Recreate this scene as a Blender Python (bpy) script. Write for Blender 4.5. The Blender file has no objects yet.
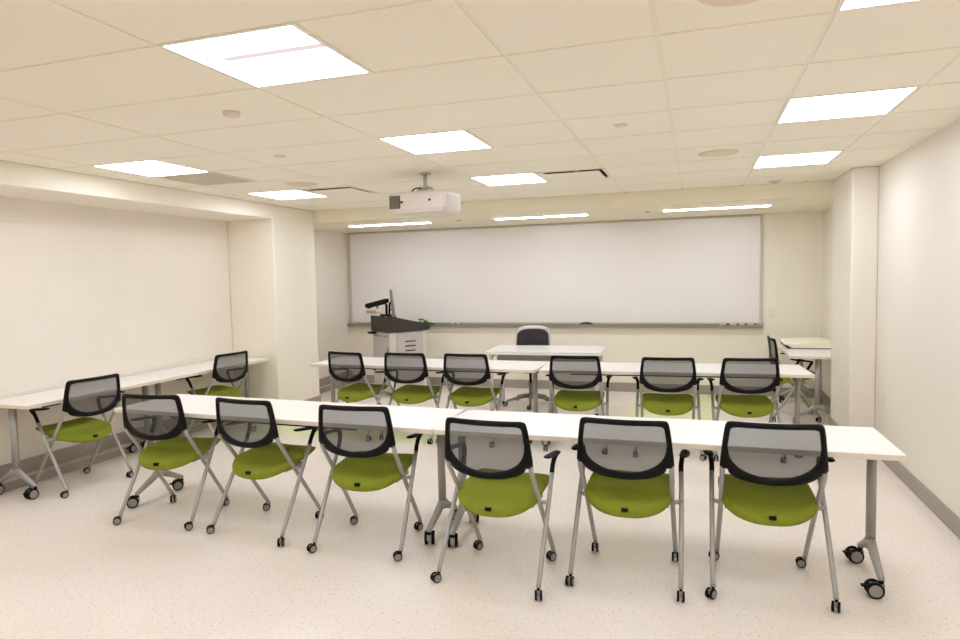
import bpy, bmesh, math, random
from mathutils import Vector, Matrix
random.seed(7)
PI = math.pi
T = 0.6096          # ceiling module
H = 2.58            # ceiling height
scene = bpy.context.scene
COL = scene.collection

# ------------------------------------------------------------------ materials
def lin(c):
    return tuple((v / 12.92 if v <= .04045 else ((v + .055) / 1.055) ** 2.4) for v in (x / 255 for x in c)) + (1,)

def mat(name, rgb, rough=.5, metal=0., spec=.5, noise=None, bump=None, coat=0.):
    m = bpy.data.materials.new(name); m.use_nodes = True
    nt = m.node_tree; b = nt.nodes['Principled BSDF']
    b.inputs['Base Color'].default_value = lin(rgb)
    b.inputs['Roughness'].default_value = rough
    b.inputs['Metallic'].default_value = metal
    b.inputs['Specular IOR Level'].default_value = spec
    if coat: b.inputs['Coat Weight'].default_value = coat
    tc = nt.nodes.new('ShaderNodeTexCoord')
    if noise:                                  # (scale, amount): slight colour variation
        n = nt.nodes.new('ShaderNodeTexNoise'); n.inputs['Scale'].default_value = noise[0]; n.inputs['Detail'].default_value = 4
        nt.links.new(tc.outputs['Object'], n.inputs['Vector'])
        r = nt.nodes.new('ShaderNodeValToRGB')
        c = lin(rgb); k = noise[1]
        r.color_ramp.elements[0].position = .3; r.color_ramp.elements[1].position = .7
        r.color_ramp.elements[0].color = tuple(v * (1 - k) for v in c[:3]) + (1,)
        r.color_ramp.elements[1].color = tuple(min(1, v * (1 + k)) for v in c[:3]) + (1,)
        nt.links.new(n.outputs['Fac'], r.inputs['Fac']); nt.links.new(r.outputs['Color'], b.inputs['Base Color'])
    if bump:                                   # (scale, strength)
        n = nt.nodes.new('ShaderNodeTexNoise'); n.inputs['Scale'].default_value = bump[0]
        nt.links.new(tc.outputs['Object'], n.inputs['Vector'])
        bp = nt.nodes.new('ShaderNodeBump'); bp.inputs['Strength'].default_value = bump[1]; bp.inputs['Distance'].default_value = .002
        nt.links.new(n.outputs['Fac'], bp.inputs['Height']); nt.links.new(bp.outputs['Normal'], b.inputs['Normal'])
    return m

def emit(name, rgb, s):
    m = bpy.data.materials.new(name); m.use_nodes = True
    nt = m.node_tree; nt.nodes.clear()
    o = nt.nodes.new('ShaderNodeOutputMaterial'); e = nt.nodes.new('ShaderNodeEmission')
    e.inputs['Color'].default_value = lin(rgb); e.inputs['Strength'].default_value = s
    nt.links.new(e.outputs[0], o.inputs[0])
    return m

def block_wall_mat(name, rgb):                 # painted concrete block, faint joints
    m = mat(name, rgb, .55, noise=(1.3, .02))
    nt = m.node_tree; b = nt.nodes['Principled BSDF']
    tc = nt.nodes.new('ShaderNodeTexCoord'); sp = nt.nodes.new('ShaderNodeSeparateXYZ'); cb = nt.nodes.new('ShaderNodeCombineXYZ')
    nt.links.new(tc.outputs['Object'], sp.inputs[0])
    nt.links.new(sp.outputs['Y'], cb.inputs['X']); nt.links.new(sp.outputs['Z'], cb.inputs['Y'])
    br = nt.nodes.new('ShaderNodeTexBrick')
    br.inputs['Scale'].default_value = 1; br.inputs['Brick Width'].default_value = 60; br.inputs['Row Height'].default_value = .2
    br.inputs['Mortar Size'].default_value = .006; br.inputs['Mortar Smooth'].default_value = .5
    br.inputs['Color1'].default_value = br.inputs['Color2'].default_value = (1, 1, 1, 1); br.inputs['Mortar'].default_value = (0, 0, 0, 1)
    nt.links.new(cb.outputs[0], br.inputs['Vector'])
    bp = nt.nodes.new('ShaderNodeBump'); bp.inputs['Strength'].default_value = .32; bp.inputs['Distance'].default_value = .004
    nt.links.new(br.outputs['Color'], bp.inputs['Height']); nt.links.new(bp.outputs['Normal'], b.inputs['Normal'])
    return m

def floor_mat():
    m = mat('floor_vinyl', (222, 211, 200), .33, spec=.4)
    nt = m.node_tree; b = nt.nodes['Principled BSDF']; L = nt.links.new
    tc = nt.nodes.new('ShaderNodeTexCoord'); sp = nt.nodes.new('ShaderNodeSeparateXYZ'); L(tc.outputs['Object'], sp.inputs[0])
    def ramp(node, p0, p1, c0, c1):
        r = nt.nodes.new('ShaderNodeValToRGB'); r.color_ramp.elements[0].position = p0; r.color_ramp.elements[1].position = p1
        r.color_ramp.elements[0].color = c0; r.color_ramp.elements[1].color = c1; L(node, r.inputs['Fac']); return r.outputs['Color']
    def noise(s, d=3):
        n = nt.nodes.new('ShaderNodeTexNoise'); n.inputs['Scale'].default_value = s; n.inputs['Detail'].default_value = d
        L(tc.outputs['Object'], n.inputs['Vector']); return n.outputs['Fac']
    def mixc(f, a, c, blend='MIX'):
        x = nt.nodes.new('ShaderNodeMix'); x.data_type = 'RGBA'; x.blend_type = blend
        for s, v in ((x.inputs[0], f), (x.inputs[6], a), (x.inputs[7], c)):
            if hasattr(v, 'is_linked'): L(v, s)
            else: s.default_value = v
        return x.outputs[2]
    base = ramp(noise(.9, 2), .35, .65, lin((230, 219, 209)), lin((235, 225, 216)))
    green = lin((221, 226, 178))
    def between(axis, lo, hi):
        g = nt.nodes.new('ShaderNodeMath'); g.operation = 'GREATER_THAN'; L(sp.outputs[axis], g.inputs[0]); g.inputs[1].default_value = lo
        l = nt.nodes.new('ShaderNodeMath'); l.operation = 'LESS_THAN'; L(sp.outputs[axis], l.inputs[0]); l.inputs[1].default_value = hi
        p = nt.nodes.new('ShaderNodeMath'); p.operation = 'MULTIPLY'; L(g.outputs[0], p.inputs[0]); L(l.outputs[0], p.inputs[1]); return p.outputs[0]
    def op(k, a, c):
        p = nt.nodes.new('ShaderNodeMath'); p.operation = k; L(a, p.inputs[0]); L(c, p.inputs[1]); return p.outputs[0]
    strip = op('MULTIPLY', between('Y', 3.89, 4.6), between('X', -4.7, -1.7))
    dg = nt.nodes.new('ShaderNodeMath'); dg.operation = 'MULTIPLY_ADD'; L(sp.outputs['X'], dg.inputs[0]); dg.inputs[1].default_value = -.64; L(sp.outputs['Y'], dg.inputs[2])
    g1 = nt.nodes.new('ShaderNodeMath'); g1.operation = 'GREATER_THAN'; L(dg.outputs[0], g1.inputs[0]); g1.inputs[1].default_value = 4.98
    g2 = nt.nodes.new('ShaderNodeMath'); g2.operation = 'LESS_THAN'; L(dg.outputs[0], g2.inputs[0]); g2.inputs[1].default_value = 5.70
    diag = op('MULTIPLY', op('MULTIPLY', g1.outputs[0], g2.outputs[0]), between('X', -1.7, 1.0))
    run = op('MULTIPLY', between('X', .0, 1.0), between('Y', 5.5, 7.4))
    foot = op('MULTIPLY', between('X', .0, 2.3), between('Y', 7.0, 7.4))
    mask = op('MAXIMUM', op('MAXIMUM', op('MAXIMUM', strip, diag), run), foot)
    c = mixc(mask, base, green)
    dark = ramp(noise(62, 2.5), .58, .70, (0, 0, 0, 1), (1, 1, 1, 1))
    c = mixc(dark, c, lin((208, 191, 174)))
    light = ramp(noise(55, 2), .60, .70, (0, 0, 0, 1), (1, 1, 1, 1))
    c = mixc(light, c, lin((236, 228, 218)))
    L(c, b.inputs['Base Color'])
    return m

WALL = mat('wall_paint_cream', (238, 231, 217), .6, noise=(.7, .012))
WALLR = mat('wall_paint_warm', (230, 223, 213), .5, noise=(.7, .012))
BLOCK = block_wall_mat('painted_block_cream', (234, 226, 215))
SOFFIT = mat('soffit_paint', (236, 229, 208), .7)
TILE = mat('ceiling_tile', (242, 237, 222), .9, noise=(.8, .015), bump=(60, .15))
TEE = mat('ceiling_tee', (236, 231, 216), .6)
FLOOR = floor_mat()
BASE = mat('base_rubber_grey', (158, 148, 138), .5, noise=(3, .03))
WHITE = mat('white_laminate', (240, 236, 233), .28, noise=(2, .008))
EDGE = mat('table_edge_band', (222, 213, 196), .45)
SILVER = mat('silver_paint', (168, 165, 161), .38, metal=.3, bump=(200, .05))
SILVERD = mat('silver_leg_satin', (164, 160, 155), .42, metal=.25)
BLACK = mat('black_plastic', (9, 8, 8), .5, spec=.18, bump=(250, .1))
BLACKM = mat('black_rubber', (12, 11, 12), .7, spec=.2)
GREYH = mat('grey_hub_plastic', (146, 143, 138), .45)
GREEN = mat('green_upholstery', (130, 139, 42), .9, spec=.2, noise=(45, .06), bump=(600, .5))
ALU = mat('anodised_aluminium', (198, 193, 182), .4, metal=.25)
MONG = mat('monitor_grey', (128, 124, 116), .45)
TRAYM = mat('tray_aluminium', (150, 146, 130), .45, metal=.4)
BOARD = mat('whiteboard_enamel', (234, 229, 227), .22, spec=.4)
PLATE = mat('ivory_plate', (232, 226, 212), .4)
DGREY = mat('charcoal_laminate', (64, 60, 54), .55, spec=.3, noise=(8, .04))
LGREY = mat('light_grey_panel', (196, 188, 184), .5)
LGREY2 = mat('pale_grey_panel', (212, 205, 200), .5)
PAPER = mat('cream_paper', (242, 234, 214), .8, noise=(3, .02))
PROJ = mat('projector_white', (222, 214, 208), .45)
SHELL = mat('pale_grey_shell', (206, 202, 198), .4)
PAD = mat('dark_grey_mesh_pad', (60, 55, 58), .9, spec=.2, bump=(400, .6))
CHROME = mat('grey_metal_base', (140, 136, 134), .4, metal=.5)
GRILLE = mat('speaker_grille', (226, 215, 194), .8, bump=(400, .6))
RETURN = mat('return_air_grille_grey', (200, 190, 172), .8, bump=(300, .8))
DARKV = mat('dark_void', (92, 82, 68), .9)
DETECT = mat('detector_plastic', (222, 214, 200), .5)
MODESTY = mat('grey_green_modesty_panel', (158, 160, 150), .5)
GCLOTH = mat('pale_green_cloth', (176, 206, 160), .8, noise=(60, .25))
BLUE = mat('blue_marker', (60, 66, 130), .5)
SCREENM = mat('screen_black', (28, 28, 32), .25)
LAMP = emit('lamp_diffuser', (238, 245, 255), 13.4)
LAMPBAR = emit('lamp_centre_bar', (255, 240, 238), .86)
STRIPL = emit('strip_diffuser', (238, 245, 255), 34)

def mesh_fabric():
    m = bpy.data.materials.new('open_mesh_fabric'); m.use_nodes = True
    nt = m.node_tree; b = nt.nodes['Principled BSDF']; o = nt.nodes['Material Output']; L = nt.links.new
    b.inputs['Base Color'].default_value = lin((66, 63, 65)); b.inputs['Roughness'].default_value = .8
    t = nt.nodes.new('ShaderNodeBsdfTransparent'); t.inputs[0].default_value = (1, 1, 1, 1)
    tc = nt.nodes.new('ShaderNodeTexCoord'); w = nt.nodes.new('ShaderNodeTexWave'); w.inputs['Scale'].default_value = 120
    L(tc.outputs['Object'], w.inputs['Vector'])
    mr = nt.nodes.new('ShaderNodeMapRange'); mr.inputs[3].default_value = .62; mr.inputs[4].default_value = .76
    L(w.outputs['Fac'], mr.inputs[0])
    x = nt.nodes.new('ShaderNodeMixShader'); L(mr.outputs[0], x.inputs[0]); L(t.outputs[0], x.inputs[1]); L(b.outputs[0], x.inputs[2])
    L(x.outputs[0], o.inputs[0])
    return m
MESHF = mesh_fabric()

# ------------------------------------------------------------------ mesh building
class MB:
    def __init__(s): s.v = []; s.f = []; s.mi = []; s.sm = []
    def add(s, vs, fs, mi=0, smooth=False, M=None):
        n = len(s.v)
        s.v += [tuple(M @ Vector(p)) if M else tuple(p) for p in vs]
        for f in fs: s.f.append([n + i for i in f]); s.mi.append(mi); s.sm.append(smooth)
        return s
    def box(s, x0, x1, y0, y1, z0, z1, mi=0, M=None):
        vs = [(x, y, z) for z in (z0, z1) for y in (y0, y1) for x in (x0, x1)]
        return s.add(vs, [(0, 2, 3, 1), (4, 5, 7, 6), (0, 1, 5, 4), (2, 6, 7, 3), (0, 4, 6, 2), (1, 3, 7, 5)], mi, False, M)
    def prism(s, poly, a0, a1, axis='y', mi=0, M=None, smooth=False):
        # poly in the two other axes (order x,z for y; y,z for x; x,y for z)
        def P(p, a):
            return {'y': (p[0], a, p[1]), 'x': (a, p[0], p[1]), 'z': (p[0], p[1], a)}[axis]
        n = len(poly)
        vs = [P(p, a0) for p in poly] + [P(p, a1) for p in poly]
        fs = [tuple(range(n)), tuple(range(2 * n - 1, n - 1, -1))]
        fs += [(i, n + i, n + (i + 1) % n, (i + 1) % n) for i in range(n)]
        return s.add(vs, fs, mi, smooth, M)
    def tube(s, pts, r, seg=10, mi=0, M=None, ry=None, cap=True):
        # r: float or list of radii along the path; ry: second radius for oval section
        pts = [Vector(p) for p in pts]; n = len(pts)
        rs = r if isinstance(r, (list, tuple)) else [r] * n
        rys = ry if isinstance(ry, (list, tuple)) else [(ry if ry else None)] * n
        vs = []; up = None
        for i, p in enumerate(pts):
            d = ((pts[min(i + 1, n - 1)] - p).normalized() + (p - pts[max(i - 1, 0)]).normalized())
            if d.length < 1e-6: d = Vector((0, 0, 1))
            d.normalize()
            if up is None: up = Vector((1, 0, 0)) if abs(d.x) < .8 else Vector((0, 0, 1))
            a = (up - d * up.dot(d)).normalized(); b = d.cross(a); up = a
            rb = rys[i] if rys[i] else rs[i]
            for k in range(seg):
                t = 2 * PI * k / seg
                vs.append(p + a * math.cos(t) * rs[i] + b * math.sin(t) * rb)
        fs = []
        for i in range(n - 1):
            for k in range(seg):
                fs.append((i * seg + k, i * seg + (k + 1) % seg, (i + 1) * seg + (k + 1) % seg, (i + 1) * seg + k))
        s.add(vs, fs, mi, True, M)
        if cap:
            m = len(s.v) - n * seg
            s.f.append([m + k for k in range(seg)][::-1]); s.mi.append(mi); s.sm.append(False)
            s.f.append([m + (n - 1) * seg + k for k in range(seg)]); s.mi.append(mi); s.sm.append(False)
        return s
    def disc(s, c, axis, r, h, seg=20, mi=0, M=None, r2=None):
        c = Vector(c); a = Vector(axis).normalized()
        return s.tube([c - a * h / 2, c + a * h / 2], [r, r2 if r2 else r], seg, mi, M)
    def build(s, name, mats, parent=None, bevel=0, bseg=2):
        me = bpy.data.meshes.new(name); me.from_pydata(s.v, [], s.f)
        for m in (mats if isinstance(mats, (list, tuple)) else [mats]): me.materials.append(m)
        for p, mi, sm in zip(me.polygons, s.mi, s.sm): p.material_index = mi; p.use_smooth = sm
        bm = bmesh.new(); bm.from_mesh(me); bmesh.ops.recalc_face_normals(bm, faces=bm.faces); bm.to_mesh(me); bm.free()
        me.update()
        o = bpy.data.objects.new(name, me); COL.objects.link(o)
        if parent: o.parent = parent
        if bevel:
            b = o.modifiers.new('edge', 'BEVEL'); b.width = bevel; b.segments = bseg; b.limit_method = 'ANGLE'; b.angle_limit = math.radians(40)
        return o

def bez(pts, n=8):                              # smooth path through points (Catmull-Rom)
    P = [Vector(p) for p in pts]; out = []
    for i in range(len(P) - 1):
        p0 = P[max(i - 1, 0)]; p1 = P[i]; p2 = P[i + 1]; p3 = P[min(i + 2, len(P) - 1)]
        for k in range(n):
            t = k / n
            out.append(.5 * ((2 * p1) + (p2 - p0) * t + (2 * p0 - 5 * p1 + 4 * p2 - p3) * t * t + (3 * p1 - p0 - 3 * p2 + p3) * t ** 3))
    out.append(P[-1]); return out

def tag(o, label=None, cat=None, group=None, kind=None):
    if label: o['label'] = label
    if cat: o['category'] = cat
    if group: o['group'] = group
    if kind: o['kind'] = kind
    return o
def thing(name, label, cat, loc=(0, 0, 0), rz=0, group=None):
    o = bpy.data.objects.new(name, None); COL.objects.link(o); o.location = loc; o.rotation_euler = (0, 0, rz)
    o.empty_display_size = .1
    return tag(o, label, cat, group)
def copy_tree(o, parent=None):
    c = o.copy(); COL.objects.link(c)
    if parent: c.parent = parent
    for ch in list(o.children): copy_tree(ch, c)
    return c
def struct(name, mb, m, bevel=0):
    return tag(mb.build(name, m, None, bevel), kind='structure')

# ------------------------------------------------------------------ the room
XL, XR, YB, YF = -4.68, 2.298, 7.36, -3.35
ZA = 2.425                                     # alcove ceiling and underside of the left beam
YS = 5.47                                      # front face of the soffit
XBm = -4.02                                    # face of the left beam
struct('floor', MB().box(XL - .1, XR + .1, YF - .1, YB + .1, -.1, 0), FLOOR)
struct('wall_left', MB().box(XL - .1, XL, YF - .1, YB + .1, 0, H + .1), BLOCK)
struct('wall_right', MB().box(XR, XR + .1, YF - .1, YB + .1, 0, H + .1), WALLR)
struct('wall_back', MB().box(XL, XR, YB, YB + .1, 0, H + .1), WALL)
struct('wall_front', MB().box(XL, XR, YF - .1, YF, 0, H + .1), WALL)
struct('wall_left_alcove', MB().box(XL, -4.6, YS + .02, YB, 0, ZA), BLOCK)
struct('wall_left_beam', MB().box(XL, XBm, YF, 4.60, ZA - .015, H), WALL, .006)
struct('wall_left_column', MB().box(XL, XBm, 4.60, YS + .02, 0, H), WALL, .018)
struct('wall_right_column', MB().box(2.085, XR, 4.63, 5.50, 0, H), WALLR, .012)
struct('ceiling_soffit', MB().box(XBm, XR, YS, YB, ZA, H).box(XL, XBm, YS + .02, YB, ZA, H), SOFFIT, .004)
# baseboards
bbh = .12
struct('baseboard_right', MB().box(XR - .012, XR, YF, 4.63, 0, bbh).box(2.073, 2.085, 4.63, 5.5, 0, .14).box(XR - .012, XR, 5.5, YB, 0, bbh), BASE)
struct('baseboard_back', MB().box(-4.6, XR, YB - .012, YB, 0, .125), BASE)
struct('baseboard_left', MB().box(XL, XL + .015, YF, 4.6, .0, .20).box(-4.6, -4.585, YS + .02, YB, 0, .20), BASE)
struct('baseboard_column', MB().box(XBm, XBm + .012, 4.62, YS + .02, 0, .14).box(XL, XBm + .012, 4.588, 4.6, 0, .14), BASE)
struct('trim_left_curb', MB().box(XL + .015, XL + .10, YF, 4.588, 0, .075).box(-4.585, -4.53, YS + .02, YB, 0, .075)
       .box(XL + .015, XL + .103, YF, 4.588, .075, .083, 1).box(-4.585, -4.527, YS + .02, YB, .075, .083, 1), [BASE, mat('curb_top_light', (196, 188, 178), .4)])
# ceiling: tee level plus tiles with grooves between them
lights = [(c, r) for r in (-3, 0, 3, 6) for c in (-6, -2, 2)]
vents = [(-5, 6), (-1, 6)]
special = set(lights) | set(vents) | {(-6, 4)}
cm = MB().box(XBm, XR, YF, YS, H + .09, H + .19, 1)
bands = [(-6.6, -6), (-6, -4), (-4, -2), (-2, 0), (0, 1), (1, 2), (2, 3), (3, 3.77)]
rows = [(r, r + 1) for r in range(-6, 8)] + [(8, YS / T)]
g = .011
for y0, y1 in rows:
    for x0, x1 in bands:
        cells = [(x0, x1)]
        if x1 - x0 == 2 and ((x0, y0) in special or (x0 + 1, y0) in special): cells = [(x0, x0 + 1), (x0 + 1, x1)]
        for a, b in cells:
            if (a, y0) in special: continue
            X0 = max(a * T, XBm) if a > -6.6 else XBm; X1 = min(b * T, XR); Y0 = max(y0 * T, YF); Y1 = y1 * T
            if Y1 <= YF: continue
            cm.box(X0 + (g if a > -6.6 else 0), X1 - (g if b < 3.7 else 0), Y0 + g, Y1 - (g if y1 < 8.5 else 0), H, H + .012)
# tee grid
for x in (-6, -4, -2, 0, 1, 2, 3): cm.box(x * T - g - .002, x * T + g + .002, YF, YS, H + .004, H + .0125, 1)
for y in range(-5, 9): cm.box(XBm, XR, y * T - g - .002, y * T + g + .002, H + .0044, H + .013, 1)
for (a, r) in special:
    for x in (a, a + 1):
        if x in (-6, -4, -2, 0, 1, 2, 3): continue
        cm.box(x * T - g - .002, x * T + g + .002, r * T, (r + 1) * T, H + .004, H + .0125, 1)
tag(cm.build('ceiling', [TILE, TEE]), kind='structure')

# ------------------------------------------------------------------ ceiling things
def lamp(c, r, label):
    t = thing('ceiling_light', label, 'ceiling light', ((c + .5) * T, (r + .5) * T, H), 0, 'square recessed ceiling lights')
    h = T / 2
    fr = MB()
    for a, b in (((-h, -h), (h, -h + .016)), ((-h, h - .016), (h, h)), ((-h, -h + .016), (-h + .016, h - .016)), ((h - .016, -h + .016), (h, h - .016))):
        fr.box(a[0], b[0], a[1], b[1], -.003, .0055)
    fr.box(-h + .016, h - .016, -h + .016, h - .016, .0042, .0055)
    fr.build('frame', TEE, t)
    MB().box(-h + .016, h - .016, -h + .016, h - .016, -.002, .0035).build('diffuser', LAMP, t)
    if (c, r) == (-2, 0):
        MB().box(-h + .13, h - .016, -.10, -.055, -.0035, -.002).build('reflector_bar', LAMPBAR, t)
    return t
seen = {(-2, 0): 'large bright square ceiling light nearest the camera, at the top left',
        (2, 0): 'square ceiling light cut by the top right edge of the photo',
        (-6, 3): 'square ceiling light above the left wall beam, leftmost one, beside the grey panel',
        (-2, 3): 'middle square ceiling light just in front of the projector',
        (2, 3): 'square ceiling light near the right wall, second nearest on that side',
        (-6, 6): 'square ceiling light by the left column, beside a vent and a round speaker',
        (-2, 6): 'square ceiling light right of the projector, beside the rectangular vent',
        (2, 6): 'farthest square ceiling light on the right, near the right column'}
for c, r in lights:
    lamp(c, r, seen.get((c, r), 'square ceiling light out of view overhead, in line with the others'))

def strip(x0, x1, label):
    t = thing('strip_light', label, 'ceiling light', ((x0 + x1) / 2, 6.17, ZA), 0, 'slim strip lights over the whiteboard')
    w = (x1 - x0) / 2
    MB().box(-w, w, -.062, .062, -.006, -.001).build('frame', TEE, t)
    MB().box(-w + .01, w - .01, -.05, .05, -.012, -.006).build('diffuser', STRIPL, t)
strip(-3.87, -2.65, 'slim white strip light over the left end of the whiteboard')
strip(-1.74, -.53, 'slim white strip light over the middle of the whiteboard')
strip(.37, 1.57, 'slim white strip light over the right end of the whiteboard')

def vent(c, r, label):
    t = thing('ceiling_vent', label, 'vent', ((c + .5) * T, (r + .5) * T, H), 0, 'square supply air vents')
    h = T / 2; m = MB()
    for a, b in (((-h, -h), (h, -h + .02)), ((-h, h - .05), (h, h)), ((-h, -h + .02), (-h + .07, h - .05)), ((h - .02, -h + .02), (h, h - .05))):
        m.box(a[0], b[0], a[1], b[1], -.006, .004)
    m.box(-h, h, -h, h, .07, .075, 1)
    for a, b in (((-h, -h), (h, -h + .004)), ((-h, h - .004), (h, h)), ((-h, -h), (-h + .004, h)), ((h - .004, -h), (h, h))):
        m.box(a[0], b[0], a[1], b[1], .004, .07, 1)
    m.build('frame', [TEE, DARKV], t)
    MB().box(-h + .07, h - .055, -h + .11, h - .05, -.006, -.003).box(-.02, .02, .06, .12, -.003, .068).build('centre_plate', TILE, t)
vent(-5, 6, 'square air vent with a dark slot, left of the projector beside a light')
vent(-1, 6, 'square air vent with a dark slot, right of the projector')
rp = thing('return_air_panel', 'grey square ceiling panel behind the leftmost ceiling light', 'ceiling panel', (-5.5 * T, 4.5 * T, H))
MB().box(-.303, .303, -.303, .303, 0, .008).build('grille', RETURN, rp)
mm = MB()
for a, b in (((-.293, -.293), (.293, -.283)), ((-.293, .283), (.293, .293)), ((-.293, -.283), (-.283, .283)), ((.283, -.283), (.293, .283))): mm.box(a[0], b[0], a[1], b[1], -.003, .01)
mm.build('frame', TEE, rp)

def round_fix(name, x, y, r, hgt, m, label, cat, group=None, z=H, rim=None):
    t = thing(name, label, cat, (x, y, z), 0, group)
    MB().tube([(0, 0, 0), (0, 0, -hgt * .6), (0, 0, -hgt)], [r, r, r * .86], 32).build('housing', rim or m, t)
    MB().tube([(0, 0, -hgt), (0, 0, -hgt - .002)], [r * .84, r * .8], 32).build('grille' if 'speaker' in name else 'cap', m, t)
    return t
round_fix('ceiling_speaker', -4.57 * T, 5.5 * T, .145, .006, GRILLE, 'round ceiling speaker left of the projector, near the dark slotted vent', 'speaker', 'round ceiling speakers')
round_fix('ceiling_speaker', 1.46 * T, .44 * T, .145, .006, GRILLE, 'round ceiling speaker cut by the top edge of the photo', 'speaker', 'round ceiling speakers')
round_fix('ceiling_speaker', 1.5 * T, 5.5 * T, .145, .006, GRILLE, 'round ceiling speaker between the two far right ceiling lights', 'speaker', 'round ceiling speakers')
round_fix('smoke_detector', -2.67 * T, 1.53 * T, .045, .022, DETECT, 'small round smoke detector on the ceiling behind the nearest light', 'smoke detector')
SPR = 'small sprinkler covers on the ceiling'
round_fix('ceiling_sprinkler', -3.51 * T, 3.43 * T, .042, .006, DETECT, 'small round sprinkler cover on the ceiling left of the projector', 'sprinkler', SPR)
round_fix('ceiling_sprinkler', .51 * T, 3.43 * T, .042, .006, DETECT, 'small round sprinkler cover on the ceiling at the top centre right', 'sprinkler', SPR)
sp = thing('ceiling_sensor', 'tiny drooping ceiling fitting near the far right light', 'sensor', (2.48 * T, 8.6 * T, H))
MB().tube([(0, 0, 0), (0, 0, -.012)], .06, 20).build('base', DETECT, sp)
MB().tube([(0, 0, -.012), (0, 0, -.04)], [.025, .015], 14).build('lens', DETECT, sp)
for x, y, lb in ((.19, 6.25, 'small sprinkler disc in the alcove ceiling left of the right strip light'), (-2.23, 6.15, 'small sprinkler disc in the alcove ceiling below the projector')):
    round_fix('ceiling_sprinkler', x, y, .035, .005, GREYH, lb, 'sprinkler', SPR, ZA)

# projector
pj = thing('projector', 'white ceiling projector hanging on a short pole in front of the whiteboard', 'projector', (-1.490, 3.27, H), math.radians(-1))
b = MB(); w, d = .262, .19
pr = [(-w, -d + .015), (-w + .015, -d), (w - .03, -d), (w, -d + .03), (w, d - .03), (w - .03, d), (-w + .03, d), (-w, d - .03)]
b.prism(pr, -.325, -.19, 'z')
lo = [(x * .93, y * .93) for x, y in pr]
n = len(pr)
b.add([(x, y, -.325) for x, y in pr] + [(x * .9, y * .88, -.352) for x, y in pr], [(i, (i + 1) % n, n + (i + 1) % n, n + i) for i in range(n)] + [tuple(range(n, 2 * n))])
b.add([(x, y, -.19) for x, y in pr] + [(x * .96, y * .94, -.178) for x, y in pr], [(i, (i + 1) % n, n + (i + 1) % n, n + i) for i in range(n)] + [tuple(range(n, 2 * n))])
b.build('casing', PROJ, pj, .004)
gr = MB().box(-.256, -.155, -d - .004, -d + .01, -.315, -.205)
for k in range(5): gr.box(-.252 + k * .0195, -.246 + k * .0195, -d - .008, -d - .003, -.312, -.208, 1)
gr.build('rear_grille', [DARKV, GREYH], pj)
sg = MB().box(w - .004, w + .003, -d + .045, d - .045, -.31, -.205)
for k in range(8): sg.box(w + .002, w + .006, -d + .045, d - .045, -.306 + k * .0135, -.299 + k * .0135, 1)
sg.build('side_grille', [LGREY, PROJ], pj)
for sx_, sz_ in ((-.14, -.262), (.118, -.255)): MB().disc((sx_, -d - .002, sz_), (0, 1, 0), .010, .01, 14).build('socket', BLACK, pj)
MB().disc((.1, d + .012, -.26), (0, 1, 0), .045, .03, 20).build('lens', SCREENM, pj)
mt = MB().tube([(0, 0, 0), (0, 0, -.010)], .052, 24).tube([(0, 0, -.01), (0, 0, -.125)], .018, 14)
mt.box(-.05, .05, -.04, .04, -.135, -.12).tube([(-.05, 0, -.125), (-.08, -.03, -.178)], .009, 8).tube([(.05, 0, -.125), (.085, -.03, -.178)], .009, 8)
mt.tube([(-.04, .03, -.13), (-.1, .08, -.18)], .008, 8).tube([(.04, .03, -.13), (.1, .08, -.18)], .008, 8).box(-.05, .04, -.05, .04, -.16, -.145)
mt.box(-.11, .11, -.045, -.03, -.182, -.172)
mt.build('ceiling_mount', ALU, pj)
MB().tube(bez([(-.02, -.03, -.13), (-.07, -.06, -.135), (-.10, -.06, -.16), (-.06, -.05, -.178)]), .006, 8).build('cable', BLACK, pj)

# ------------------------------------------------------------------ whiteboard wall
wb = thing('whiteboard', 'very wide white board in an aluminium frame on the far wall', 'whiteboard', (-1.485, YB, .0))
bx0, bx1, bz0, bz1 = -4.57 + 1.485, 1.585 + 1.485, .965, 2.415
MB().box(bx0 + .02, bx1 - .02, -.018, -.004, bz0 + .02, bz1 - .006).build('writing_surface', BOARD, wb)
fm = MB().box(bx0, bx0 + .032, -.026, 0, bz0 + .025, bz1 - .02).box(bx1 - .032, bx1, -.026, 0, bz0 + .025, bz1 - .02).box(bx0, bx1, -.026, 0, bz1 - .02, bz1).box(bx0, bx1, -.026, 0, bz0, bz0 + .025)
fm.build('frame', ALU, wb, .003)
tr = MB().prism([(-.085, .930), (-.085, .963), (-.079, .963), (-.075, .955), (-.02, .957), (-.02, .99), (0, .99), (0, .920), (-.06, .922)], bx0 - .03, bx1 + .01, 'x')
tr.build('marker_tray', TRAYM, wb)
ez = .9585
er = thing('board_eraser', 'dark felt eraser lying on the whiteboard tray right of the office chair', 'eraser', (-.742, YB - .05, ez + .001))
MB().prism([(-.10, 0), (.10, 0), (.085, .022), (.03, .036), (-.03, .036), (-.085, .022)], -.026, .026, 'y').build('handle', mat('eraser_plum', (66, 52, 62), .7), er, .004)
MB().box(-.098, .098, -.024, .024, -.0005, .008).build('felt_pad', BLACKM, er)
def marker(x, m, label, L=.12, r=.009, grp='markers at the right end of the tray'):
    t = thing('marker_pen', label, 'marker', (x, YB - .05, ez + r + .001), 0, grp)
    MB().tube([(-L / 2, 0, 0), (L * .2, 0, 0)], r, 12).build('barrel', PLATE, t)
    MB().tube([(L * .2, 0, 0), (L / 2, 0, 0)], r * 1.08, 12).build('cap', m, t)
marker(1.115, BLACKM, 'black-capped marker at the left of the pens at the right tray end')
marker(1.245, mat('violet_marker', (92, 78, 128), .5), 'violet-capped marker in the middle of the right tray end')
marker(1.345, BLUE, 'dark blue-capped marker second from the right tray end')
marker(1.455, mat('mauve_marker', (112, 100, 140), .5), 'mauve-capped marker closest to the right tray end')
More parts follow.
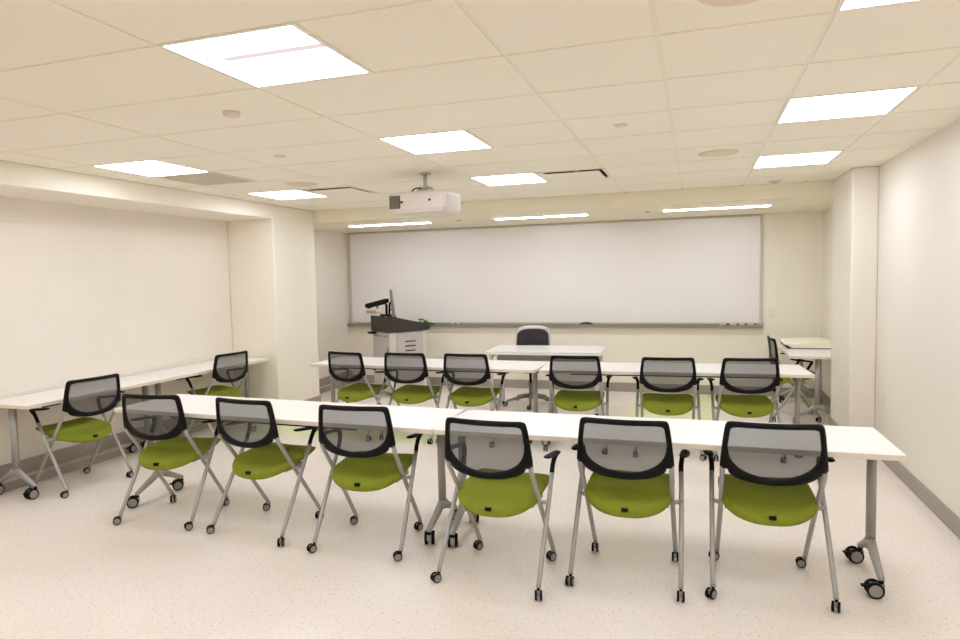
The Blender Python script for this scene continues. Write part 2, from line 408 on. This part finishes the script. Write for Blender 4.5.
marker(-2.78, GREYH, 'small grey marker on the tray just right of the lectern', .07, .011, 'two grey markers near the lectern')
marker(-2.69, GREYH, 'small grey marker second to the right of the lectern on the tray', .07, .011, 'two grey markers near the lectern')
# crumpled green cloth on the tray
gc = MB(); nu, nv = 26, 7; vs = []
for i in range(nu):
    for j in range(nv):
        u = i / (nu - 1); v = j / (nv - 1)
        vs.append((-.16 + .34 * u + random.uniform(-.004, .004), -.035 + .07 * v,   .010 + .050 * abs(math.sin(u * 9 + v * 3)) * math.sin(PI * min(1, u * 1.1 + .02)) + .012 * math.sin(v * 8 + u * 23) ** 2))
fs = [(i * nv + j, (i + 1) * nv + j, (i + 1) * nv + j + 1, i * nv + j + 1) for i in range(nu - 1) for j in range(nv - 1)]
gc.add(vs, fs, 0, True)
go = gc.build('green_cloth', GCLOTH); go.location = (-3.24, YB - .052, ez + .004)
sm_ = go.modifiers.new('thick', 'SOLIDIFY'); sm_.thickness = .003
tag(go, 'crumpled pale green cloth on the whiteboard tray behind the lectern', 'cloth')
mk = thing('marker_pen', 'black marker lying on the pale green cloth behind the lectern', 'marker', (-3.32, YB - .052, ez + .076), .2)
MB().tube([(-.04, 0, 0), (.02, 0, 0)], .009, 12).build('barrel', BLACKM, mk); MB().tube([(.02, 0, 0), (.045, 0, 0)], .0098, 12).build('cap', BLACK, mk)

def plate(name, loc, rz, label, cat, kind):
    t = thing(name, label, cat, loc, rz)
    MB().box(-.042, .042, -.008, 0, -.065, .065).build('cover_plate', PLATE, t, .003)
    if kind == 'switch': MB().box(-.018, .018, -.014, -.007, -.034, .034).build('rocker', PLATE, t, .003)
    else:
        for s in (-1, 1): MB().box(-.016, .016, -.010, -.007, s * .024 - .014, s * .024 + .014).box(-.008, -.005, -.0105, -.0099, s * .024 - .004, s * .024 + .006, 1).box(.005, .008, -.0105, -.0099, s * .024 - .004, s * .024 + .006, 1).build('receptacle', [PLATE, BLACK], t)
    return t
plate('light_switch', (1.70, YB, 1.11), 0, 'pale light switch plate right of the whiteboard on the far wall', 'light switch', 'switch')
plate('wall_outlet', (XR, 4.38, .52), math.radians(-90), 'ivory wall outlet low on the right wall beside the column', 'outlet', 'outlet')
plate('wall_outlet', (XL, 3.93, .50), math.radians(90), 'ivory wall outlet under the far left wall table', 'outlet', 'outlet')

# ------------------------------------------------------------------ casters
def caster(r=.025, sw=0., brake=False, offs=None):
    """twin wheel caster, stem top at z=2.1r above the floor, origin on the stem axis at floor"""
    m = MB(); R = Matrix.Rotation(sw, 4, 'Z'); offs = offs or r * .75
    wd = r * .42
    for s in (-1, 1):
        cx = s * r * .52
        m.disc((cx, -offs, r), (1, 0, 0), r, wd, 22, 0, R)
        m.disc((cx + s * wd * .5, -offs, r), (1, 0, 0), r * .76, wd * .24, 22, 1, R)
    m.tube([(0, 0, 2.25 * r), (0, 0, 1.5 * r)], r * .32, 10, 0, R)
    m.box(-r * .33, r * .33, -offs - r * .5, r * .35, r * .9, r * 1.75, 1, R)
    m.tube([(0, 0, 1.6 * r), (0, -offs, r)], [r * .3, r * .3], 8, 0, R)
    if brake: m.box(-r * .28, r * .28, -offs - r * 1.45, -offs - r * .5, r * 1.25, r * 1.48, 0, R)
    return m
def put_caster(x, y, r, sw, parent, brake=False):
    o = caster(r, sw, brake).build('caster', [BLACKM, GREYH], parent); o.location = (x, y, 0); return o

# ------------------------------------------------------------------ mesh-back chair (faces +y)
def make_chair():
    t = thing('mesh_back_chair', 'x', 'chair')
    # seat pad: D-shaped cushion, rounded behind
    out = []
    for k in range(60):
        a = 2 * PI * k / 60; c, s = math.cos(a), math.sin(a)
        if s < 0: x = .238 * math.copysign(abs(c) ** .85, c); y = -.03 - .178 * abs(s) ** .95
        else: x = (.238 - .008 * s) * math.copysign(abs(c) ** .28, c); y = -.03 + .288 * abs(s) ** .30
        out.append((x, y))
    def zt(x, y):
        z = .497 + .022 * max(0, y) / .23 + .006 * min(0, y) / .23
        if y < -.02: z -= .060 * ((-.02 - y) / .185) ** 1.6
        if y > .21: z -= .010 * ((y - .21) / .05) ** 2
        return z - .012 * (1 - (x / .24) ** 2) * (1 if y > -.1 else max(0, 1 + (y + .1) / .13))
    rings = [(.0, 0), (.35, 0), (.62, 0), (.82, -.0), (.92, -.003), (.975, -.012), (1.0, -.024), (.995, -.036), (.96, -.046), (.85, -.052), (.5, -.056), (.0, -.056)]
    vs = []; fs = []; N = 60
    for sc_, dz in rings:
        for x, y in out:
            px, py = x * sc_, (y + .03) * sc_ - .03
            vs.append((px, py, zt(px, py) + dz * (1.08 if py < .02 else max(.5, 1.08 - (py - .02) * 2.9))))
    for i in range(len(rings) - 1):
        for k in range(N): fs.append((i * N + k, i * N + (k + 1) % N, (i + 1) * N + (k + 1) % N, (i + 1) * N + k))
    st = MB().add(vs, fs, 0, True).build('seat', GREEN, t)
    bm = bmesh.new(); bm.from_mesh(st.data); bmesh.ops.remove_doubles(bm, verts=bm.verts, dist=.0004); bmesh.ops.recalc_face_normals(bm, faces=bm.faces); bm.to_mesh(st.data); bm.free()
    for p in st.data.polygons: p.use_smooth = True
    tg = MB().box(-.017, .017, -.2125, -.195, .416, .434).build('tag', BLACK, st, .002); tg['label'] = 'small black tag on the rear lip of the green seat'
    # backrest
    def by(z, x):                      # depth of the back surface, leaning and slightly wrapped
        return -.212 - .032 * ((z - .60) / .31) + .035 * (x / .24) ** 2 - .012
    DZ = -.017; zt_, zc, zb = .930, .690, .615     # top, lower corners, bottom centre
    # outer outline (x,z)
    o_ = []
    for k in range(9): o_.append((-.192 + .384 * k / 8, zt_ + .003))
    for a in (60, 30, 0): o_.append((.192 + .022 * math.cos(math.radians(a)), zt_ - .019 + .022 * math.sin(math.radians(a))))
    for k in range(1, 8): u = k / 8; o_.append((.214 + .026 * u ** .8, .911 + (.700 - .911) * u))
    o_ += [(.240, .690), (.232, .683), (.205, .684)]
    for k in range(1, 16):
        a = PI * k / 16; o_.append((.205 * math.cos(a) * (1 if abs(math.cos(a)) > .95 else 1), .684 - .070 * math.sin(a) ** .85))
    o_ += [(-.205, .684), (-.232, .683), (-.240, .690)]
    for k in range(7, 0, -1): u = k / 8; o_.append((-.214 - .026 * u ** .8, .911 + (.700 - .911) * u))
    for a in (180, 150, 120): o_.append((-.192 + .022 * math.cos(math.radians(a)), zt_ - .019 + .022 * math.sin(math.radians(a))))
    # inner opening, matched by direction from the centre
    inn = []
    for k in range(7): inn.append((-.165 + .33 * k / 6, .906))
    inn += [(.186, .902), (.193, .892)]
    for k in range(1, 5): inn.append((.193 + .003 * k, .892 - .022 * k))
    for k in range(0, 25):
        a = PI * k / 24; inn.append((.203 * math.cos(a) ** 1 if k not in (0, 24) else .204 * math.cos(a), .800 - .152 * math.sin(a) ** .80))
    for k in range(4, 0, -1): inn.append((-.193 - .003 * k, .892 - .022 * k))
    inn += [(-.193, .892), (-.186, .902)]
    cen = (0, .78)
    def resample(poly, n):
        P = poly + [poly[0]]; out_ = []
        angs = [math.atan2((q[1] - cen[1]) / .16, (q[0] - cen[0]) / .22) for q in poly]
        for k in range(n):
            a = PI - 2 * PI * k / n + 1e-4
            dx, dz = math.cos(a) * .22, math.sin(a) * .16; best = None
            for i in range(len(poly)):
                x1, z1 = P[i][0] - cen[0], P[i][1] - cen[1]; x2, z2 = P[i + 1][0] - cen[0], P[i + 1][1] - cen[1]
                ex, ez_ = x2 - x1, z2 - z1; den = dx * ez_ - dz * ex
                if abs(den) < 1e-12: continue
                tt = (x1 * ez_ - z1 * ex) / den; uu = (x1 * dz - z1 * dx) / den
                if tt > 0 and -1e-6 <= uu <= 1 + 1e-6 and (best is None or tt > best): best = tt
            out_.append((cen[0] + dx * best, cen[1] + dz * best))
        return [(q[0] * (1.05 + .015 * (q[1] - .69) / .24), q[1]) for q in out_]
    N = 96; O = resample(o_, N); I = resample(inn, N); th = .011
    vs = []
    for poly, dy in ((O, th * .5), (I, th), (I, -th), (O, -th * .5), (O, 0)):
        for x, z in poly: vs.append((x, by(z + DZ, x) + dy, z + DZ))
    for (x, z), (x2, z2) in zip(O, I):
        xm, zm = (x + x2) / 2, (z + z2) / 2; vs.append((xm, by(zm + DZ, xm) - th * 1.25, zm + DZ))
    for (x, z), (x2, z2) in zip(O, I):
        xm, zm = (x + x2) / 2, (z + z2) / 2; vs.append((xm, by(zm + DZ, xm) + th * 1.25, zm + DZ))
    def ring(i, j): return [(i * N + k, i * N + (k + 1) % N, j * N + (k + 1) % N, j * N + k) for k in range(N)]
    fs = ring(0, 6) + ring(6, 1) + ring(1, 2) + ring(2, 5) + ring(5, 3) + ring(3, 0)
    bk = MB().add(vs, fs, 0, True).build('backrest', BLACK, t)
    # mesh panel (fan of rings)
    vs = []; fs = []; S = [1.0, .75, .5, .25]
    for s in S:
        for x, z in I:
            px, pz = x * s, cen[1] + (z - cen[1]) * s; vs.append((px, by(pz + DZ, px) - .002, pz + DZ))
    vs.append((0, by(cen[1] + DZ, 0) - .002, cen[1] + DZ))
    for i in range(3): fs += [(i * N + k, i * N + (k + 1) % N, (i + 1) * N + (k + 1) % N, (i + 1) * N + k) for k in range(N)]
    fs += [(3 * N + k, 3 * N + (k + 1) % N, 4 * N) for k in range(N)]
    mp = MB().add(vs, fs, 0, True).build('mesh_panel', MESHF, bk); mp['label'] = 'see-through grey mesh panel'
    # legs: front legs run up behind to the backrest, rear legs run up to the armrests
    for s in (-1, 1):
        f = MB().tube([(s * .232, .235, .052), (s * .232, .222, .075), (s * .232, -.035, .44), (s * .238, -.180, .640), (s * .238, -.192, .680)], .0132, 12)
        fo = f.build('leg', SILVER, t)
        put_caster(s * .232, .238, .0255, 0, fo)
        r = MB().tube([(s * .285, -.238, .052), (s * .285, -.226, .075), (s * .277, .0, .43), (s * .272, .085, .565)], .0132, 12)
        ro = r.build('leg', SILVER, t)
        put_caster(s * .285, -.240, .0255, 0, ro)
        # armrest: sleeve bending outward, pad running back
        a = MB().tube(bez([(s * .272, .080, .553), (s * .271, .105, .60), (s * .276, .125, .640), (s * .286, .135, .664), (s * .292, .125, .672)], 6), [.0135] * 12 + [.014, .0145, .015, .015, .015, .015, .014, .013, .012, .011, .010, .009, .008], 10)
        pad = []; n = 14
        a.tube(bez([(s * .290, .148, .671), (s * .294, .08, .680), (s * .294, -.01, .690), (s * .288, -.085, .698)], 5), [.010, .017, .022, .024, .025, .026, .026, .026, .026, .026, .026, .025, .024, .021, .016, .008], 12, ry=[.006, .009, .010, .010, .010, .010, .010, .010, .010, .010, .010, .010, .009, .009, .007, .004])
        a.build('armrest', BLACK, t)
    # under-seat frame: cross tubes and side connectors
    u = MB().tube([(-.277, -.005, .425), (.277, -.005, .425)], .010, 10)
    for s in (-1, 1):
        u.tube([(s * .225, -.03, .428), (s * .282, .0, .430)], .012, 10)
        u.box(s * .205 - .012, s * .205 + .012, -.10, .09, .420, .442)
    u.tube([(-.205, .07, .432), (.205, .07, .432)], .009, 8)
    u.build('under_seat_frame', SILVERD, t)
    return t

first = make_chair(); used = [False]
def place_chair(x, y, yaw, label, group, sw=None):
    o = first if not used[0] else copy_tree(first)
    sw = sw or [random.choice((0, 30, 60, 90, 150, 200)) for _ in range(4)]
    legs = [c for c in o.children if c.name.split('.')[0] == 'leg']      # front left, rear left, front right, rear right
    phi = math.atan2(-2.07 - y, .75 - x)
    for lg, q in zip(legs, sw): lg.children[0].rotation_euler = (0, 0, phi + math.radians(q - yaw))
    used[0] = True
    o.location = (x, y, 0); o.rotation_euler = (0, 0, math.radians(yaw)); tag(o, label, 'chair', group); return o
G1 = 'green-seated chairs at the front row of tables'
place_chair(-2.80, 1.645, 5, 'leftmost green-seated mesh-back chair of the front row', G1, (80, 0, 40, 8))
place_chair(-2.0, 1.635, -5, 'second chair from the left in the front row, green seat, grey mesh back', G1, (0, 5, 40, 75))
place_chair(-1.208, 1.595, 3, 'third chair from the left in the front row, just left of the table joint', G1, (5, 35, 40, 5))
place_chair(-.29, 1.40, -4, 'fourth front row chair, pulled back most, just right of the table joint', G1, (40, 35, 35, 88))
place_chair(.40, 1.575, -1.5, 'fifth front row chair, second from the right, green seat and mesh back', G1, (85, 80, 85, 85))
place_chair(1.110, 1.65, 2.5, 'rightmost front row chair, beside the wheeled table leg at the right', G1, (35, 60, 5, 80))
G2 = 'green-seated chairs at the second row of tables'
place_chair(-2.705, 4.19, -12, 'leftmost second row chair, turned a little, beside the left column', G2)
place_chair(-2.06, 4.21, -3, 'second row chair directly in front of the lectern, green seat', G2)
place_chair(-1.408, 4.22, -2, 'third chair from the left in the second row, between lectern and office chair', G2)
place_chair(-.335, 4.225, 1.5, 'second row chair in front of the right end of the teacher desk', G2)
place_chair(.50, 4.22, 3, 'second row chair second from the right, green patch of floor beneath', G2)
place_chair(1.175, 4.28, 7, 'rightmost chair of the second row, in front of the paper stack', G2)
G3 = 'green-seated chairs facing the left wall'
place_chair(-4.165, 2.02, 84, 'chair facing the left wall, the nearer one, left of the front row', G3, (5, 20, 8, 40))
place_chair(-4.20, 3.75, 84, 'chair facing the left wall, the farther one beside the left column', G3)
place_chair(1.80, 6.07, -87, 'mesh-back chair seen side on, facing the right wall table with paper', 'chair at the right wall table')

# ------------------------------------------------------------------ wheeled tables (origin on the floor under the centre)
TH = .76
def make_table(L, D, hgt, bar=None, knobs=(), knob_y=None, legin=.078, foot=.215, legy=0., sws=(-PI / 2, -PI / 2)):
    t = thing('folding_table', 'x', 'table')
    tt = MB().box(-L / 2 + .002, L / 2 - .002, -D / 2 + .002, D / 2 - .002, hgt - .006, hgt, 0)
    tt.box(-L / 2, L / 2, -D / 2, D / 2, hgt - .030, hgt - .003, 1)
    tt.build('tabletop', [WHITE, EDGE], t, .0015)
    MB().box(-L / 2 + legin, L / 2 - legin, -.025 + legy, .025 + legy, hgt - .060, hgt - .030).build('rail', SILVERD, t)
    for s in (-1, 1):
        x = s * (L / 2 - legin); lg = MB()
        # oval column
        lg.tube([(x, legy, .20), (x, legy, hgt - .034)], .024, 16, ry=.032)
        lg.box(x - .03, x + .03, legy - .14, legy + .14, hgt - .040, hgt - .030)
        lg.tube([(x, legy, .17), (x, legy, .215)], [.027, .026], 16, ry=[.036, .034])
        for q in (-1, 1):
            lg.tube([(x, legy + q * .005, .215), (x, legy + q * .06, .175), (x, legy + q * foot, .098), (x, legy + q * (foot + .006), .088)],
                    [.024, .024, .017, .014], 12, ry=[.03, .026, .018, .014])
        lo_ = lg.build('leg', SILVERD, t)
        for q in (-1, 1):
            put_caster(x, legy + q * foot, .041, sws[0 if s < 0 else 1] + q * .08, lo_, True)
    if bar:
        MB().tube([(bar[0], -D / 2 + .016, hgt - .036), (bar[1], -D / 2 + .016, hgt - .036)], .0075, 8).tube([(bar[0], -D / 2 + .016, hgt - .030), (bar[0], -D / 2 + .016, hgt - .036)], .01, 8).build('release_bar', BLACK, t)
    for kx in knobs:
        ky = (knob_y if knob_y is not None else .05)
        MB().tube([(kx, ky, hgt - .030), (kx, ky, hgt - .052)], .006, 8, 1).disc((kx, ky, hgt - .068), (0, 1, 0), .019, .022, 16, 0).disc((kx, ky - .012, hgt - .068), (0, 1, 0), .011, .006, 16, 1).build('knob', [BLACKM, SILVER], t)
    return t
def place_table(t, x, y, deg, label, group):
    t.location = (x, y, 0); t.rotation_euler = (0, 0, math.radians(deg)); tag(t, label, 'table', group)
TG = 'white wheeled tables in the two rows'
def span(p0, p1, D):                      # centre and angle of a table whose near edge runs p0 -> p1
    a = math.atan2(p1[1] - p0[1], p1[0] - p0[0]); L = math.hypot(p1[0] - p0[0], p1[1] - p0[1])
    return ((p0[0] + p1[0]) / 2 - math.sin(a) * D / 2, (p0[1] + p1[1]) / 2 + math.cos(a) * D / 2, math.degrees(a), L)
D1 = .61
x, y, a, L = span((-3.31, 1.605), (-.752, 1.515), D1)
place_table(make_table(L, D1, TH, bar=(-.75, .75), knobs=(-1.0, .42, .51, 1.20, 1.235), knob_y=.02, sws=(-.75, PI + .42)), x, y, a, 'left white table of the front row, three chairs pushed in', TG)
x, y, a, L = span((-.748, 1.515), (1.722, 1.535), D1)
place_table(make_table(L, D1, TH, knobs=(-.92, .02, .17, .97), knob_y=-.02, sws=(PI + .38, -1.45)), x, y, a, 'right white table of the front row, its right end leg in plain view', TG)
D2 = .66
x, y, a, L = span((-3.26, 4.11), (-.729, 4.06), D2)
place_table(make_table(L, D2, TH, bar=(-.9, 1.0), knobs=(-.6,), knob_y=-.1, legy=-.02), x, y, a, 'left white table of the second row, in front of the lectern', TG)
x, y, a, L = span((-.69, 4.06), (1.735, 4.20), D2)
place_table(make_table(L, D2, TH, bar=(-.9, .95), knobs=(), legy=-.02), x, y, a, 'right white table of the second row, its end near the right column', TG)
TL = 'white tables pushed against the left wall'
HL = .752; XT = -4.12; DL = .54
place_table(make_table(1.47, DL, HL, bar=(-.6, -.45), knobs=(.3,), knob_y=-.1, foot=.19), XT - DL / 2, 2.295, 90, 'near white table pushed against the left block wall', TL)
place_table(make_table(1.52, DL, HL, bar=(-.7, -.55), knobs=(-.2,), knob_y=-.1, foot=.19), XT - DL / 2, 3.795, 90, 'far white table against the left block wall, touching the column', TL)
tr_ = make_table(1.52, .585, TH, bar=None, knobs=(.62,), legin=.12, foot=.215)
place_table(tr_, 1.998, 6.32, 90, 'white table along the right wall behind the column, holding the paper stack', 'right wall table')

# ------------------------------------------------------------------ teacher desk
dk = thing('teacher_desk', 'white desk with a grey panel, in front of the office chair', 'desk', (-1.015, 5.885, 0), math.radians(3))
MB().box(-.70, .70, -.375, .375, .725, .765).build('desktop', WHITE, dk, .004)
for s in (-1, 1):
    MB().box(s * .64 - .02, s * .64 + .02, -.33, -.27, .035, .725).box(s * .64 - .02, s * .64 + .02, .27, .33, .035, .725).box(s * .64 - .02, s * .64 + .02, -.27, .27, .685, .725).box(s * .64 - .02, s * .64 + .02, -.27, .27, .035, .075).build('leg', SHELL, dk, .003)
for s in (-1, 1):
    for q in (-1, 1): MB().tube([(s * .64, q * .30, 0), (s * .64, q * .30, .036)], .02, 12).build('glide', BLACKM, dk)
MB().box(-.61, .61, -.10, -.085, .53, .72).build('modesty_panel', MODESTY, dk)

# ------------------------------------------------------------------ office chair (faces -y, towards the camera)
oc = thing('office_chair', 'swivel office chair with dark pad in a pale frame behind the desk', 'chair', (-1.285, 6.13, 0), math.radians(4))
st = MB()
st.prism([(-.24, -.25), (.24, -.25), (.26, -.2), (.26, .15), (.22, .22), (-.22, .22), (-.26, .15), (-.26, -.2)], .45, .505, 'z')
st.build('seat', PAD, oc, .02, 3)
def backpanel(w, z0, z1, y, th, m, name, par, top=.06):
    vs = []; fs = []; nx, nz = 14, 12
    for side in (0, 1):
        for j in range(nz + 1):
            z = z0 + (z1 - z0) * j / nz
            ww = w * (1 - .08 * (j / nz)) * (1 if j < nz - 2 else (1 - .035 * (j - nz + 2) ** 2))
            for i in range(nx + 1):
                u = -1 + 2 * i / nx
                zz = z - top * .5 * abs(u) ** 4 * (j / nz) ** 6
                vs.append((ww * u, y - .05 * u * u + .06 * (j / nz) + (th if side else 0), zz))
    n = (nx + 1) * (nz + 1)
    for j in range(nz):
        for i in range(nx):
            a_ = j * (nx + 1) + i; fs.append((a_, a_ + 1, a_ + nx + 2, a_ + nx + 1)); fs.append((n + a_, n + a_ + nx + 1, n + a_ + nx + 2, n + a_ + 1))
    for i in range(nx):
        fs.append((i, n + i, n + i + 1, i + 1)); k_ = nz * (nx + 1); fs.append((k_ + i, k_ + i + 1, n + k_ + i + 1, n + k_ + i))
    for j in range(nz):
        a_ = j * (nx + 1); fs.append((a_, a_ + nx + 1, n + a_ + nx + 1, n + a_)); a_ += nx; fs.append((a_, n + a_, n + a_ + nx + 1, a_ + nx + 1))
    return MB().add(vs, fs, 0, True).build(name, m, par)
backpanel(.245, .56, 1.01, .23, .022, SHELL, 'back_shell', oc)
backpanel(.222, .58, .970, .205, .028, PAD, 'back_pad', oc)
MB().tube(bez([(0, .1, .44), (0, .24, .46), (0, .275, .56), (0, .285, .70)]), .022, 10, ry=.035).build('back_support', SHELL, oc)
MB().tube([(0, 0, .09), (0, 0, .30)], .026, 14).tube([(0, 0, .30), (0, 0, .43)], .018, 12, 1).box(-.08, .08, -.1, .1, .425, .452, 1).build('column', [CHROME, BLACK], oc)
bs = MB()
ang = [(-82 + 72 * k) for k in range(5)]
for a_ in ang:
    c_, s_ = math.cos(math.radians(a_)), math.sin(math.radians(a_))
    bs.tube([(0, 0, .125), (c_ * .16, s_ * .16, .105), (c_ * .30, s_ * .30, .075), (c_ * .325, s_ * .325, .068)], [.03, .022, .016, .012], 10)
bs.tube([(0, 0, .08), (0, 0, .15)], .035, 16)
bo = bs.build('star_base', CHROME, oc)
for a_ in ang:
    c_ = caster(.028, math.radians(a_ + 60)).build('caster', [BLACKM, GREYH], bo); c_.location = (.32 * math.cos(math.radians(a_)), .32 * math.sin(math.radians(a_)), 0)
for s in (-1, 1):
    MB().tube(bez([(s * .22, .02, .455), (s * .30, .02, .50), (s * .30, .0, .62), (s * .29, -.02, .66)]), .014, 8).box(s * .29 - .03, s * .29 + .03, -.14, .10, .66, .68).build('armrest', BLACK, oc)

# ------------------------------------------------------------------ lectern
def onaxis(): pass
lec = thing('lectern', 'grey multimedia lectern with a dark sloping top in the far left corner', 'lectern', (-3.32, 6.2, 0), math.radians(52))
# local: +x runs along the drawer face (away right), +y runs back along the left face
LU, LV = .57, .56
lec_body = MB().box(.0, LU, .0, LV, .07, .915)
lec_body.build('cabinet', LGREY, lec, .006)
MB().box(-.004, .10, -.006, .02, .075, .912).build('corner_post', LGREY2, lec, .003)
MB().box(LU - .05, LU + .004, -.006, .02, .075, .912).build('corner_post', LGREY2, lec, .003)
dp = MB().box(.11, LU - .06, -.010, .0, .10, .90)
dp.build('drawer_panel', LGREY, lec, .002)
for k in range(3): MB().box(.235, .40, -.016, -.008,   .775 - k * .066, .788 - k * .066).build('vent_slot', BLACK, lec)
MB().box(-.008, .0, .03, LV - .03, .12, .84).build('side_door', LGREY, lec, .002)
MB().box(-.014, -.006, .045, .06, .60, .70).build('door_handle', BLACK, lec)
MB().box(-.010, .0, .03, LV - .03, .855, .862).build('door_gap', mat('gap_grey', (140, 132, 128), .6), lec)
top = MB().prism([(-.02, .915), (-.02, 1.145), (.10, 1.130), (.60, 1.015), (.635, 1.0), (.650, .975), (.640, .945), (.60, .925)], -.02, LV + .02, 'y')
top.build('sloped_top', DGREY, lec, .006)
for x_ in (.05, LU - .05):
    for y_ in (.05, LV - .05):
        MB().disc((x_, y_, .035), (0, 1, 0), .035, .03, 16).box(x_ - .02, x_ + .02, y_ - .012, y_ + .012, .035, .072).build('caster', BLACKM, lec)
# black bracket and loop of cable on the left face
MB().box(-.10, -.008, .42, .53, .885, .912).build('side_bracket', BLACK, lec, .003)
MB().tube(bez([(-.06, .48, .885), (-.10, .52, .83), (-.14, .56, .81), (-.17, .56, .84), (-.12, .53, .885)]), .006, 8).build('cable', PLATE, lec)
def lloc(u, v, z):
    a_ = math.radians(52); return (-3.32 + u * math.cos(a_) - v * math.sin(a_), 6.2 + u * math.sin(a_) + v * math.cos(a_), z)
mo = thing('monitor', 'thin dark monitor seen edge on, standing on the lectern', 'monitor', lloc(.185, .26, 1.13), math.radians(24))
# monitor: screen faces local +x
MB().prism([(.0, .0), (.035, .0), (-.005, .39), (-.03, .39)], -.22, .22, 'y').build('casing', MONG, mo, .004)
MB().prism([(-.002, .015), (.001, .015), (-.0275, .375), (-.031, .375)], -.21, .21, 'y').build('screen', SCREENM, mo)
MB().box(-.09, .05, -.09, .09, -.012, .004).tube([(-.05, 0, 0), (-.04, 0, .2)], .015, 10).tube([(-.04, 0, .2), (-.01, 0, .2)], .02, 10).build('stand', BLACK, mo)
dc = thing('document_camera', 'black document camera with a flat head, on the lectern left of the monitor', 'document camera', lloc(.05, .18, 1.147), math.radians(24))
# local -y... head extends along local -x
MB().box(-.09, .07, -.10, .10, .0, .022).build('base', BLACK, dc, .004)
MB().tube([(.0, .0, .02), (.0, .0, .17)], .018, 12).build('post', BLACK, dc)
MB().tube([(.03, .0, .02), (.055, .0, .09), (.03, .0, .15)], .010, 8).build('cable', BLACK, dc)
hd = MB().prism([(-.30, .135), (-.295, .178), (-.02, .245), (.035, .245), (.035, .195), (-.01, .170), (-.16, .140), (-.25, .108)], -.055, .055, 'y')
hd.build('camera_head', BLACK, dc, .005)
MB().tube([(-.13, .0, .15), (-.13, .0, .11)], .018, 12).build('lens', GREYH, dc)
MB().tube([(-.285, 0, .062), (-.15, 0, .058)], .024, 14).tube([(-.15, 0, .055), (-.02, 0, .02)], .008, 8).build('side_lamp', mat('tan_plastic', (190, 176, 150), .5), dc)

# ------------------------------------------------------------------ paper stack and portfolio on the right wall table
pf = MB().box(-.245, .26, -.34, .36, 0, .008)
po = pf.build('portfolio_folder', mat('portfolio_dark', (62, 54, 50), .7), None, .003); po.location = (2.016, 6.62, TH + .001); tag(po, 'flat dark portfolio under the cream paper on the right wall table', 'portfolio')
prof = [(.27, 0), (.27, .065), (.20, .078), (.08, .082), (-.06, .074), (-.18, .062), (-.255, .058), (-.275, .050), (-.27, .040), (-.25, .038), (-.235, .028), (-.215, .012), (-.20, 0)]
pp = MB()
vs = []; n = len(prof); Y = [-.35, -.2, 0, .2, .35]
for yy in Y:
    for x_, z_ in prof: vs.append((x_ + (.012 * math.sin(yy * 9) if x_ < 0 else 0), yy, z_ * .78 * (1 + .12 * math.cos(yy * 4))))
fs = [tuple(range(n)), tuple((len(Y) - 1) * n + k for k in range(n - 1, -1, -1))]
for i in range(len(Y) - 1):
    for k in range(n): fs.append((i * n + k, i * n + (k + 1) % n, (i + 1) * n + (k + 1) % n, (i + 1) * n + k))
pp.add(vs, fs, 0, True)
ps = pp.build('paper_stack', PAPER, None, .002); ps.location = (2.018, 6.62, TH + .0102); tag(ps, 'thick stack of large cream paper with a curled left edge, right wall table', 'paper')

# ------------------------------------------------------------------ camera, world, colour
cam = bpy.data.cameras.new('camera'); co = bpy.data.objects.new('camera', cam); COL.objects.link(co)
f_, yaw, pitch, roll, cx, cy, cz = 654.243, .3195, -.0636, -.0207, .7515, -2.0659, H - .9193
sy_, cy_ = math.sin(yaw), math.cos(yaw); sp_, cp_ = math.sin(pitch), math.cos(pitch); sr, cr = math.sin(roll), math.cos(roll)
fw = Vector((-sy_ * cp_, cy_ * cp_, sp_)); rt = Vector((cy_, sy_, 0)); up = rt.cross(fw)
r2 = cr * rt + sr * up; u2 = -sr * rt + cr * up
M = Matrix(((r2.x, u2.x, -fw.x, cx), (r2.y, u2.y, -fw.y, cy), (r2.z, u2.z, -fw.z, cz), (0, 0, 0, 1)))
co.matrix_world = M
cam.sensor_fit = 'HORIZONTAL'; cam.sensor_width = 36; cam.lens = f_ / 960 * 36; cam.clip_start = .02
scene.camera = co
w = bpy.data.worlds.new('world'); scene.world = w; w.use_nodes = True
w.node_tree.nodes['Background'].inputs[0].default_value = (.9, .88, .8, 1); w.node_tree.nodes['Background'].inputs[1].default_value = .3
vs_ = scene.view_settings; vs_.view_transform = 'Standard'; vs_.look = 'None'; vs_.exposure = 0; vs_.gamma = 1; vs_.use_curve_mapping = False
scene.cycles.max_bounces = 12; scene.cycles.diffuse_bounces = 8; scene.cycles.glossy_bounces = 4; scene.cycles.transparent_max_bounces = 12
scene.cycles.use_denoising = True
scene.cycles.caustics_reflective = False; scene.cycles.caustics_refractive = False
